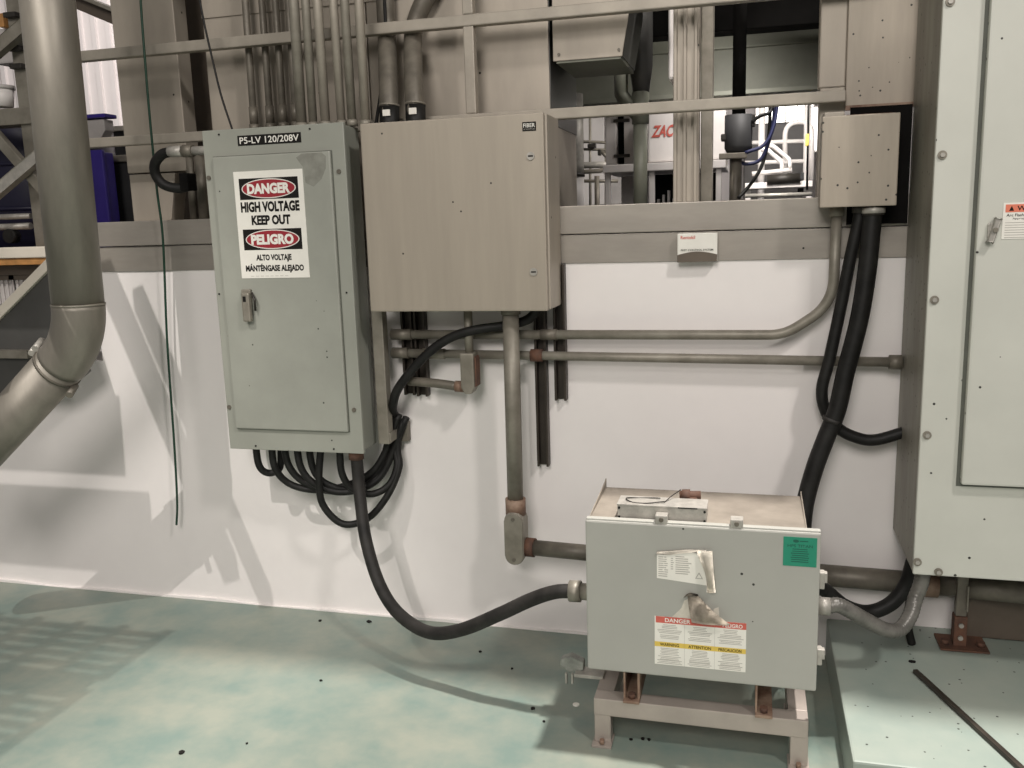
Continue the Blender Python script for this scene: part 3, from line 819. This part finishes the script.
# cable loops below the grey panel
loops = [
    ('first', [(-1.681, -.17, .70), (-1.680,-0.160,0.609), (-1.659,-0.140,0.575), (-1.625,-0.120,0.585), (-1.619,-0.110,0.635), (-1.616, -.11, .70)], .0125),
    ('second', [(-1.618, -.17, .70), (-1.617,-0.160,0.601), (-1.580,-0.130,0.535), (-1.494,-0.110,0.511), (-1.386,-0.090,0.525), (-1.288,-0.070,0.575), (-1.238,-0.050,0.652), (-1.185, -.04, .78)], .0125),
    ('third', [(-1.583, -.15, .70), (-1.570,-0.145,0.606), (-1.527,-0.125,0.543), (-1.441,-0.100,0.507), (-1.335,-0.075,0.523), (-1.263,-0.055,0.587), (-1.20, -.04, .79)], .0125),
    ('fourth', [(-1.521, -.17, .70), (-1.512,-0.165,0.607), (-1.471,-0.150,0.546), (-1.392,-0.120,0.511), (-1.297,-0.090,0.529), (-1.238,-0.060,0.589), (-1.17, -.035, .76)], .0125),
    ('fifth', [(-1.485, -.15, .70), (-1.477,-0.145,0.603), (-1.442,-0.130,0.545), (-1.362,-0.100,0.514), (-1.285,-0.080,0.541), (-1.233,-0.050,0.608), (-1.16, -.035, .77)], .0125),
    ('sixth', [(-1.425, -.17, .70), (-1.443,-0.170,0.575), (-1.440,-0.160,0.474), (-1.378,-0.140,0.401), (-1.290,-0.120,0.421), (-1.223,-0.090,0.500), (-1.188,-0.060,0.591), (-1.195,-0.045,0.652), (-1.19, -.035, .74)], .0125),
    ('seventh', [(-1.367, -.15, .70), (-1.367,-0.145,0.589), (-1.336,-0.130,0.528), (-1.274,-0.110,0.507), (-1.219,-0.085,0.535), (-1.195,-0.060,0.598), (-1.205,-0.045,0.659), (-1.20, -.035, .75)], .0125),
]
for od, pts, rr in loops:
    o = MB().tube(curve(pts, 7), rr, 12).build('cable', 'black')
    tag(o, '%s black cable from left looping below the grey panel' % od, 'cable', 'black cable loops below the grey panel')
# big flexible cable panel -> transformer
t = thing('flexible_cable', 'thick black flexible cable sagging from the grey panel to the transformer', 'cable', (-.9, -.4, .1))
pts = [(-1.299, -.165, .690), (-1.294,-0.170,0.592), (-1.282,-0.190,0.510), (-1.247,-0.240,0.387), (-1.181,-0.300,0.262), (-1.093,-0.360,0.191), (-0.969,-0.420,0.165), (-0.851,-0.450,0.197), (-0.712,-0.480,0.276), (-0.615,-0.490,0.333), (-0.537,-0.500,0.369), (-0.475,-0.500,0.377)]
MB().tube(curve(pts, 8), .0208, 18).build('jacket', 'dusty', t)
MB().tube([(pts[0][0], -.165, .684), (pts[0][0], -.165, .648)], .026, 16).build('connector', 'rust', t)
c = (-0.472,-0.500,0.377)
MB().tube([(c[0] - .022, -.50, c[2] - .001), (c[0] + .012, -.50, c[2])], .031, 10).build('gland_nut', 'galv', t)
MB().tube([(c[0] + .01, -.50, c[2]), (c[0] + .06, -.50, c[2])], .024, 16).build('gland_body', 'galv', t)

# ================================================================== TRANSFORMER AND STAND
t = thing('transformer', 'low grey transformer box with torn white labels on a steel stand', 'transformer', (-.13, -.5, .145))
MB().box(-.402, .145, -.642, -.335, .228, .636, .004).build('body', 'tfgrey', t)
MB().box(-.414, .177, -.664, -.642, .227, .651, .005).build('front_cover', 'tfgrey', t)
MB().box(-.412, .176, -.660, -.640, .648, .6555, .002).build('cover_rim', 'tfgrey', t)
ld_ = MB().box(-.408, .145, -.640, -.345, .636, .646, .002).build('lid', 'lid', t)
fl = MB().prism([(-.345, .646), (-.345, .672), (-.36, .668), (-.64, .647)], 0, .003)
for v in fl.bm.verts:
    v.co = Vector((-.410 + v.co.y, v.co.x, v.co.z))
fl.build('lid_flange', 'lid', t)
fl = MB().prism([(-.345, .646), (-.345, .660), (-.36, .655), (-.64, .647)], 0, .003)
for v in fl.bm.verts:
    v.co = Vector((.143 + v.co.y, v.co.x, v.co.z))
fl.build('lid_flange', 'lid', t)
for x in (-.215, -.026):
    cb = MB().box(x - .016, x + .016, -.662, -.630, .650, .674, .003).build('clip', 'zinc', t)
    MB().cyl((x, -.662, .663), (x, -.667, .663), .006, 10).build('clip_screw', 'galv_d', cb)
for zz in (.523, .317):
    lt = MB().box(.177, .190, -.655, -.63, zz - .022, zz + .022, .003).build('side_latch', 'zinc', t)
    MB().box(.188, .196, -.652, -.634, zz - .006, zz + .02, .002).build('latch_tab', 'zinc', lt)
for x0 in (-.318, .028):
    ch = MB().box(x0, x0 + .044, -.665, -.33, .137, .145, .001)
    ch.box(x0, x0 + .005, -.65, -.33, .137, .228)
    ch.box(x0, x0 + .044, -.36, -.33, .137, .228)
    if x0 < -.1:
        ch.box(x0 + .038, x0 + .044, -.65, -.33, .137, .228)
    c = ch.build('foot_channel', 'rustmix', t)
    MB().cyl((x0 + .022, -.645, .145), (x0 + .022, -.645, .158), .011, 6).build('foot_bolt', 'rust', c)
# nameplate with torn, curled corner
np_ = MB().prism([(-.226, .504), (-.226, .574), (-.205, .578), (-.09, .580), (-.085, .492)], -.6652, -.664).build('nameplate_label', 'label', t)
np_['label'] = 'torn white data label'
tx = MB()
random.seed(11)
for (xa, wd_, z0_, n_) in ((-.222, .018, .562, 10), (-.207, .010, .562, 10), (-.190, .010, .560, 6), (-.178, .044, .566, 9)):
    for k in range(n_):
        ww = wd_ * (.5 + .5 * random.random())
        tx.box(xa, xa + ww, -.6656, -.6651, z0_ - k * .0058, z0_ - k * .0058 + .0022)
tx.build('fine_print', 'inkgrey', np_)
tri = MB().prism([(-.128, .510), (-.118, .528), (-.108, .510)], -.6656, -.6651).build('triangle_mark', 'inkgrey', np_)
MB().prism([(-.1245, .512), (-.118, .524), (-.1115, .512)], -.6660, -.6655).build('triangle_centre', 'label', np_)
rows = []
for k in range(9):
    a = k / 8
    x0 = -.128 + .028 * a + .012 * math.sin(a * 3)
    x1 = -.085 + .010 * a
    z = .590 - .110 * a
    yb = -.668 - .016 * math.sin(a * math.pi * .9) - .004
    rows.append([(x0, yb + .004, z - .002), ((x0 * 2 + x1) / 3, yb - .006, z + .001), ((x0 + 2 * x1) / 3, yb - .006, z + .001), (x1, yb + .002, z)])
MB().strip(rows).build('peeled_corner', 'paper', np_)
MB().strip([[(-.226, -.666, .569), (-.19, -.667, .571), (-.15, -.668, .579), (-.10, -.668, .586)], [(-.226, -.672, .574), (-.19, -.674, .578), (-.15, -.674, .586), (-.10, -.674, .590)], [(-.226, -.668, .578), (-.19, -.668, .583), (-.15, -.667, .589), (-.10, -.667, .591)]]).build('curled_edge', 'paper', np_)
# danger label
lx0, lx1, lz0, lz1 = -.232, .002, .262, .398
dl = MB().box(lx0, lx1, -.6652, -.664, lz0, lz1, 0).build('danger_label', 'label', t)
dl['label'] = 'red, white and yellow three-language danger label, torn at top'
MB().box(lx0 + .003, lx1, -.6656, -.665, lz1 - .018, lz1, 0).build('red_band', 'faded_red', dl)
MB().text('DANGER', -.172, lz1 - .009, .066, .0115, -.6660, .02).build('lettering', 'label', dl)
MB().text('PELIGRO', -.032, lz1 - .010, .050, .0105, -.6660, .02).build('lettering', 'label', dl)
MB().box(lx0, lx1, -.6656, -.665, .313, .3265, 0).build('yellow_band', 'yellow', dl)
for wd_, xx in (('WARNING', -.193), ('ATTENTION', -.115), ('PRECAUCION', -.038)):
    MB().text(wd_, xx, .3197, .050 if wd_[0] == 'W' else .058, .0085, -.6660, .015).build('lettering', 'ink', dl)
tx = MB()
for ci in range(3):
    xc = -.193 + ci * .078
    for (z0_, n_, w_) in ((.374, 3, .04), (.360, 3, .066), (.345, 3, .060), (.3075, 5, .05), (.285, 3, .062), (.274, 3, .066)):
        for k in range(n_):
            ww = w_ * (.75 + .25 * random.random())
            tx.box(xc - ww / 2, xc + ww / 2, -.6656, -.6651, z0_ - k * .0042, z0_ - k * .0042 + .0016)
for xx in (-.154, -.077):
    tx.box(xx - .0003, xx + .0003, -.6656, -.6651, lz0, .38)
tx.build('fine_print', 'inkgrey', dl)
# torn remains above it
MB().prism([(-.187, .398), (-.163, .425), (-.155, .447), (-.140, .455), (-.120, .452), (-.115, .398)], -.6650, -.664).build('glue_residue', 'paper', dl)
MB().prism([(-.080, .430), (-.068, .436), (-.066, .412), (-.075, .400), (-.085, .40)], -.6650, -.664).build('glue_residue', 'paper', dl)
rows = []
for k in range(8):
    a = k / 7
    x0 = -.147 + .012 * a
    x1 = -.122 + .086 * a
    z0 = .462 - .068 * a
    z1 = .467 - .070 * a
    yb = -.669 - .020 * math.sin(a * math.pi * .8)
    rows.append([(x0, yb + .002, z0), (x0 + (x1 - x0) * .35, yb - .006, z0 + (z1 - z0) * .35), (x0 + (x1 - x0) * .7, yb - .006, z0 + (z1 - z0) * .7), (x1, yb + .002, z1)])
MB().strip(rows).build('peeled_flap', 'paperback', dl)
MB().strip([[(-.158, -.666, .455), (-.145, -.668, .463), (-.122, -.668, .466)], [(-.156, -.676, .461), (-.145, -.679, .469), (-.120, -.676, .468)], [(-.150, -.668, .466), (-.14, -.669, .472), (-.121, -.668, .469)]]).build('rolled_edge', 'paperback', dl)
# green label
gl = MB().box(.088, .168, -.6652, -.664, .562, .638, 0).build('green_label', 'green', t)
gl['label'] = 'small green maker label'
MB().text('HPS TITAN', .128, .6155, .060, .0075, -.6656, .012).build('lettering', 'greend', gl)
tx = MB()
for k in range(7):
    ww = .050 * (.7 + .3 * random.random())
    tx.box(.128 - ww / 2, .128 + ww / 2, -.6656, -.6651, .606 - k * .0055, .608 - k * .0055)
tx.ellipse(.118, .628, .007, .004, -.6656, -.6651, 16)
tx.box(.127, .147, -.6656, -.6651, .627, .6295)
tx.build('fine_print', 'greend', gl)

t = thing('wireway_box', 'galvanised long box lying on the transformer lid', 'junction box', (-.22, -.59, .646))
bx = MB().box(-.333, -.102, -.632, -.560, .6465, .688, .002).build('body', 'zinc', t)
MB().box(-.334, -.101, -.634, -.558, .686, .6905, .001).build('cover', 'zinc', t)
for x in (-.328, -.107):
    for zz in (.655, .680):
        screw(t, x, -.632, zz, .003, 'screw', 'ink')
lp = [(-.262 + .052 * math.cos(a * math.pi / 8), -.597 + .024 * math.sin(a * math.pi / 8), .6925 + .002 * math.sin(a)) for a in range(2, 17)]
MB().tube(curve(lp + [(-.195, -.57, .700), (-.175, -.54, .708)], 4), .0016, 6).build('loose_wire', 'dark', t)
MB().tube([(-.178, -.535, .690), (-.122, -.532, .692)], .013, 12).build('pipe_nipple', 'rust', t)
MB().tube([(-.172, -.535, .690), (-.150, -.534, .691)], .018, 6).build('nut', 'rust', t)
MB().box(-.165, -.13, -.552, -.515, .6465, .690, .004).build('saddle', 'rust', t)
MB().box(-.175, -.125, -.6345, -.632, .6865, .6895).build('slot', 'ink', t)

t = thing('transformer_stand', 'stainless square-tube stand on four legs beneath the grey transformer', 'stand', (-.12, -.5, 0))
fr = MB()
fr.box(-.400, .162, -.655, -.605, .087, .137, .003)
fr.box(-.400, .162, -.395, -.345, .087, .137, .003)
fr.box(-.400, -.350, -.605, -.395, .087, .137, .003)
fr.box(.112, .162, -.605, -.395, .087, .137, .003)
fr.build('frame', 'stand', t)
for x in (-.400, .117):
    for y in (-.653, -.393):
        l = MB().box(x + .001, x + .046, y, y + .046, .006, .0875, .002).build('leg', 'stand', t)
        MB().box(x - .004, x + .050, y - .022, y + .05, 0.0, .007, .001).build('foot_plate', 'stand', l)
        MB().cyl((x + .023, y - .010, .007), (x + .023, y - .010, .02), .007, 6).build('anchor_bolt', 'rustmix', l)

# small torn bracket left of the stand
t = thing('plastic_bracket', 'small cloudy plastic bracket sticking out at the lower left of the transformer', 'bracket', (-.47, -.45, .1))
c = (-0.492,-0.520,0.171)
MB().prism([(-0.522, 0.155), (-0.519, 0.174), (-0.489, 0.187), (-0.451, 0.172), (-0.451, 0.147), (-0.493, 0.136)], -.53, -.50, .004).build('flange', 'clear', t)
MB().box(-0.475, -.39, -.55, -.50, 0.134, 0.145, .002).build('arm', 'zinc', t)
for px_ in (-0.503, -0.485):
    MB().box(px_, px_ + .006, -.545, -.535, 0.109, 0.141, .001).build('tooth', 'zinc', t)

# ================================================================== RIGHT SIDE
t = thing('tall_cabinet', 'tall pale green-grey cabinet filling the right edge', 'cabinet', (.9, -.19, .44))
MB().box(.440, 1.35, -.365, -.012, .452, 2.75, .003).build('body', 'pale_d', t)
MB().box(.4395, 1.352, -.382, -.365, .450, 2.75, .004).build('front_frame', 'pale', t)
gs = MB()
gs.box(.533, 1.26, -.3835, -.380, .706, 2.70)
gs.build('door_gasket', 'gasket', t)
MB().box(.541, 1.25, -.408, -.383, .716, 2.69, .006).build('door', 'pale', t)
for a, b in ((.455, 1.925), (.456, 1.563), (.456, 1.200), (.456, .842), (.503, .462), (.449, .487)):
    s_ = MB().cyl((a, -.382, b), (a, -.386, b), .011, 16).build('washer', 'galv', t)
    MB().cyl((a, -.386, b), (a, -.391, b), .006, 6).build('bolt_head', 'zinc', s_)
la = MB().box(.563, .583, -.416, -.408, 1.355, 1.392, .003).build('latch', 'zinc', t)
MB().bar((.568, -.422, 1.346), (.583, -.422, 1.402), .013, .014, .003).build('latch_lever', 'zinc', la)
MB().cyl((.577, -.428, 1.375), (.577, -.434, 1.375), .006, 14).build('latch_pivot', 'galv', la)
wl = MB().box(.596, .730, -.4095, -.408, 1.352, 1.440, 0).build('warning_label', 'label', t)
wl['label'] = 'orange and white arc flash warning label'
MB().box(.601, .725, -.4100, -.4092, 1.417, 1.436, 0).build('orange_band', 'orange', wl)
MB().text('WARNING', .670, 1.4265, .086, .0115, -.4104, .015).build('lettering', 'ink', wl)
MB().prism([(.609, 1.4205), (.6145, 1.4325), (.620, 1.4205)], -.4106, -.4101).build('triangle_mark', 'ink', wl)
MB().text('Arc Flash and Shock Hazard', .662, 1.410, .116, .007, -.4100, .01).build('lettering', 'ink', wl)
MB().text('Appropriate PPE Required', .665, 1.401, .095, .006, -.4100).build('lettering', 'ink', wl)
tx = MB()
for k in range(7):
    tx.box(.602, .602 + .118 * (.6 + .4 * random.random()), -.4100, -.4094, 1.391 - k * .006, 1.3925 - k * .006)
tx.build('fine_print', 'inkgrey', wl)

t = thing('cabinet_foot', 'rusty bolted foot bracket under the tall pale cabinet', 'bracket', (.63, -.2, .13))
MB().prism([(.565, .131), (.70, .131), (.70, .137), (.565, .137)], -.165, -.06, .001).build('base_plate', 'rust', t)
MB().box(.604, .640, -.14, -.10, .137, .23, .003).build('lower_upright', 'rust', t)
MB().box(.607, .637, -.135, -.105, .23, .452, .003).build('upper_upright', 'galv_d', t)
MB().box(.633, .638, -.145, -.10, .25, .33, .001).build('slot_lip', 'galv', t)
for zz in (.165, .205):
    MB().cyl((.622, -.14, zz), (.622, -.147, zz), .007, 12).build('bolt', 'zinc', t)
for xx in (.583, .682):
    MB().cyl((xx, -.13, .137), (xx, -.13, .152), .012, 6).build('anchor_bolt', 'rust', t)
o = MB().box(.655, 1.30, -.06, -.014, .133, .449, .004).build('channel_beam', 'brown')
tag(o, 'brown steel beam on the plinth under the tall pale cabinet', 'beam')

t = thing('junction_box', 'small speckled beige box below the stainless sheet, right of the opening', 'junction box', (.28, -.1, 1.445))
MB().box(.188, .384, -.140, -.026, 1.448, 1.690, .004).build('body', 'beige', t)
MB().box(.184, .388, -.150, -.140, 1.444, 1.695, .003).build('cover', 'beige', t)
MB().box(.19, .245, -.13, -.03, 1.690, 1.708, .003).build('hinge_strip', 'rail', t)
MB().box(.25, .38, -.12, -.03, 1.690, 1.699, .002).build('top_rust', 'rust', t)
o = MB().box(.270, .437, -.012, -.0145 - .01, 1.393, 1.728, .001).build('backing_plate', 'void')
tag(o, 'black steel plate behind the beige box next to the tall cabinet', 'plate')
# cables from the box
t = thing('power_cable', 'slimmer black cable from the beige box curving to the tall cabinet side', 'cable', (.3, -.1, .75))
MB().tube(curve([(.300, -.085, 1.449), (.296, -.085, 1.40), (0.277,-0.085,1.291), (0.255,-0.085,1.145), (0.229,-0.085,0.994), (0.211,-0.085,0.902), (0.225,-0.080,0.834), (0.261,-0.080,0.785), (0.311,-0.080,0.758), (0.368,-0.080,0.751), (.455, -.08, .780)], 8), .0175, 14).build('jacket', 'black', t)
MB().tube([(.300, -.085, 1.449), (.299, -.085, 1.425)], .022, 10).build('gland', 'dark', t)
t = thing('power_cable', 'thickest black cable from the beige box slanting down behind the transformer', 'cable', (.25, -.12, .4))
MB().tube(curve([(.333, -.110, 1.449), (.330, -.11, 1.40), (0.322,-0.115,1.263), (0.305,-0.120,1.119), (0.274,-0.125,0.971), (0.252,-0.130,0.851), (0.221,-0.135,0.759), (0.192,-0.140,0.666), (0.168,-0.150,0.558), (.155, -.18, .43), (.125, -.23, .38), (.105, -.29, .365), (.10, -.345, .365)], 8), .0265, 16).build('jacket', 'black', t)
MB().tube([(.333, -.110, 1.449), (.333, -.110, 1.418)], .030, 10).build('gland', 'dark', t)
MB().tube([(.333, -.110, 1.440), (.333, -.110, 1.424)], .0325, 10).build('gland_collar', 'zinc', t)
MB().tube([(0.242,-0.130,0.826), (0.238,-0.130,0.814)], .0295, 14).build('sleeve_edge', 'dusty', t)
t = thing('power_cable', 'thick black cable bowing under the tall cabinet corner to the transformer', 'cable', (.35, -.25, .2))
MB().tube(curve([(.478, -.20, .46), (0.466,-0.200,0.392), (0.452,-0.200,0.338), (0.412,-0.210,0.285), (0.351,-0.220,0.259), (0.284,-0.240,0.281), (0.224,-0.270,0.339), (.20, -.30, .36), (.143, -.33, .40)], 8), .0215, 16).build('jacket', 'black', t)
t = thing('flexible_whip', 'grey ribbed flexible conduit from the transformer side up under the cabinet', 'conduit', (.3, -.4, .2))
pts = [(.215, -.46, .372), (0.242,-0.460,0.378), (0.275,-0.450,0.359), (0.325,-0.420,0.321), (0.376,-0.400,0.290), (0.416,-0.370,0.282), (0.445,-0.340,0.310), (0.461,-0.310,0.346), (.478, -.30, .40), (.478, -.30, .452)]
pp_ = curve(pts, 14)
MB().tube(pp_, lambda q: .0205 + .0007 * math.sin(q * 260), 16).build('jacket', 'bag', t)
MB().tube([(.146, -.46, .372), (.195, -.46, .372)], .020, 16).build('fitting_body', 'zinc', t)
MB().tube([(.192, -.46, .372), (.222, -.46, .372)], .026, 8).build('gland_nut', 'zinc', t)
t = thing('floor_conduit', 'fat grey conduit running low along the wall to under the tall cabinet', 'conduit', (.5, -.07, .27))
MB().tube([(.10, -.07, .308), (.56, -.07, .300)], .034, 22).build('tube', 'galv_d', t)
MB().tube([(.50, -.07, .301), (.565, -.07, .30)], .040, 20).build('coupling', 'rustmix', t)
MB().tube([(.56, -.07, .300), (.80, -.16, .330)], .033, 20).build('extension', 'galv_d', t)
o = MB().tube(curve([(.49, -.12, .452), (.485, -.13, .33), (.475, -.14, .24), (.478, -.14, .18), (.49, -.14, .132)], 8), .012, 12).build('cable', 'black')
tag(o, 'thin dark cable dropping under the tall cabinet beside the ribbed conduit', 'cable')

a, b = (0.469,-0.323,0.137), (0.657,-0.835,0.137)
o = MB().bar(a, b, .014, .012, .002, up=(0, 0, 1)).build('steel_rod', 'strut')
tag(o, 'thin dark steel bar lying on the green plinth', 'bar')

# small card on the band
t = thing('pest_station_card', 'small white card box with red lettering on the steel band', 'card', (-.165, -.02, 1.292))
MB().box(-.2255, -.1035, -.040, -.0145, 1.2935, 1.380, .004).build('box', 'label', t)
nn = 12
ar = [(-.2255 + .122 * k / nn, 1.3135 + .010 * math.sin(math.pi * k / nn)) for k in range(nn + 1)]
MB().prism([(-.2255, 1.291), (-.105, 1.2925)] + list(reversed(ar)), -.0425, -.015, .001).build('torn_base', 'brown', t)
MB().text('Rentokil', -.193, 1.367, .044, .0105, -.0406, .02).build('lettering', 'faded_red', t)
MB().text('PEST CONTROL SYSTEM', -.165, 1.3285, .098, .0055, -.0430, .01).build('lettering', 'ink', t)

# debris
random.seed(3)
for (px_, s_) in (((-1.522,-0.093,0.000), .012), ((-1.338,-0.065,0.000), .016), ((-1.515,-0.942,0.000), .014), ((-1.314,-0.496,0.000), .008), ((-0.608,-0.518,0.000), .010), ((-0.303,-0.617,0.000), .007), ((-0.271,-0.606,0.000), .009), ((-0.254,-0.607,0.000), .008), ((-0.868,-0.206,0.000), .008), ((-1.358,-0.864,0.000), .006), ((-0.732,-0.297,0.000), .007), ((-0.561,-0.579,0.000), .007)):
    b2 = MB()
    n = 6
    s_ *= .72
    b2.prism([(px_[0] + s_ * (.6 + .5 * random.random()) * math.cos(2 * math.pi * k / n), s_ * .5 * (.5 + .5 * random.random()) * math.sin(2 * math.pi * k / n)) for k in range(n)], 0, .004)
    for v in b2.bm.verts:
        v.co = Vector((v.co.x, px_[1] + v.co.z * 2, v.co.y))
    o = b2.build('debris_crumb', 'ink')
    tag(o, 'small dark crumb lying on the green floor', 'debris', 'dark crumbs on the floor')
c = (-0.487,-0.469,0.000)
o = MB().ellipse(0, 0, .010, .006, 0, .003, 14)
for v in o.bm.verts:
    v.co = Vector((c[0] + v.co.x, c[1] + v.co.z * 1.6, v.co.y))
o = o.build('paint_chip', 'label')
tag(o, 'tiny white chip on the floor left of the stand', 'debris')
c = (0.472,-0.257,0.137)
o = MB().ellipse(0, 0, .010, .006, .1305, .1345, 10)
for v in o.bm.verts:
    v.co = Vector((c[0] + v.co.x, c[1] + v.co.z, v.co.y))
o = o.build('debris_crumb', 'ink')
tag(o, 'dark crumb on the plinth by the end of the steel bar', 'debris')

# ================================================================== STAIRS OUTSIDE THE FRAME (their shadow falls on the wall)
t = thing('metal_staircase', 'steel staircase outside the left picture edge casting striped shadows', 'staircase', (-3.0, -1.6, 0))
for (xr, zz) in ((-2.36, 2.42), (-2.31, 2.15), (-2.25, 1.89)):
    MB().box(-4.4, xr, -1.29, -1.14, zz, zz + .03, .003).build('tread', 'galv', t)
for (xa, za, xb, zb, w_) in ((-2.31, 2.56, -2.03, 1.80, .05), (-2.22, 2.50, -1.93, 1.72, .035)):
    MB().bar((xa, -1.2, za), (xb, -1.2, zb), w_, .05, .004).build('stringer', 'galv', t)
for (y0, y1) in ((-2.06, -1.885), (-2.30, -2.10)):
    g = MB()
    yy = y0
    while yy < y1:
        g.box(-3.3, -2.12, yy, yy + .006, 2.472, 2.5)
        yy += .031
    for xx in (-2.13, -2.225, -2.32, -2.415, -2.51, -2.605, -2.70, -2.80, -2.90, -3.0, -3.1, -3.2):
        g.box(xx, xx + .024, y0, y1, 2.48, 2.5)
    g.build('grating', 'galv', t)
MB().box(-3.3, -2.12, -2.10, -2.06, 2.44, 2.5, .003).build('beam', 'galv', t)
# unseen slab added to shade the panels and the floor strip by the wall
t = thing('overhead_shade_slab', 'unseen steel slab added above the top picture edge to shade the panels', 'walkway', (-.8, -.1, 2.74))
MB().box(-2.6, .42, -.30, .12, 2.74, 2.78, .003).build('deck', 'galv', t)
MB().box(-2.6, .42, -.32, -.30, 2.70, 2.82, .003).build('edge_channel', 'galv', t)
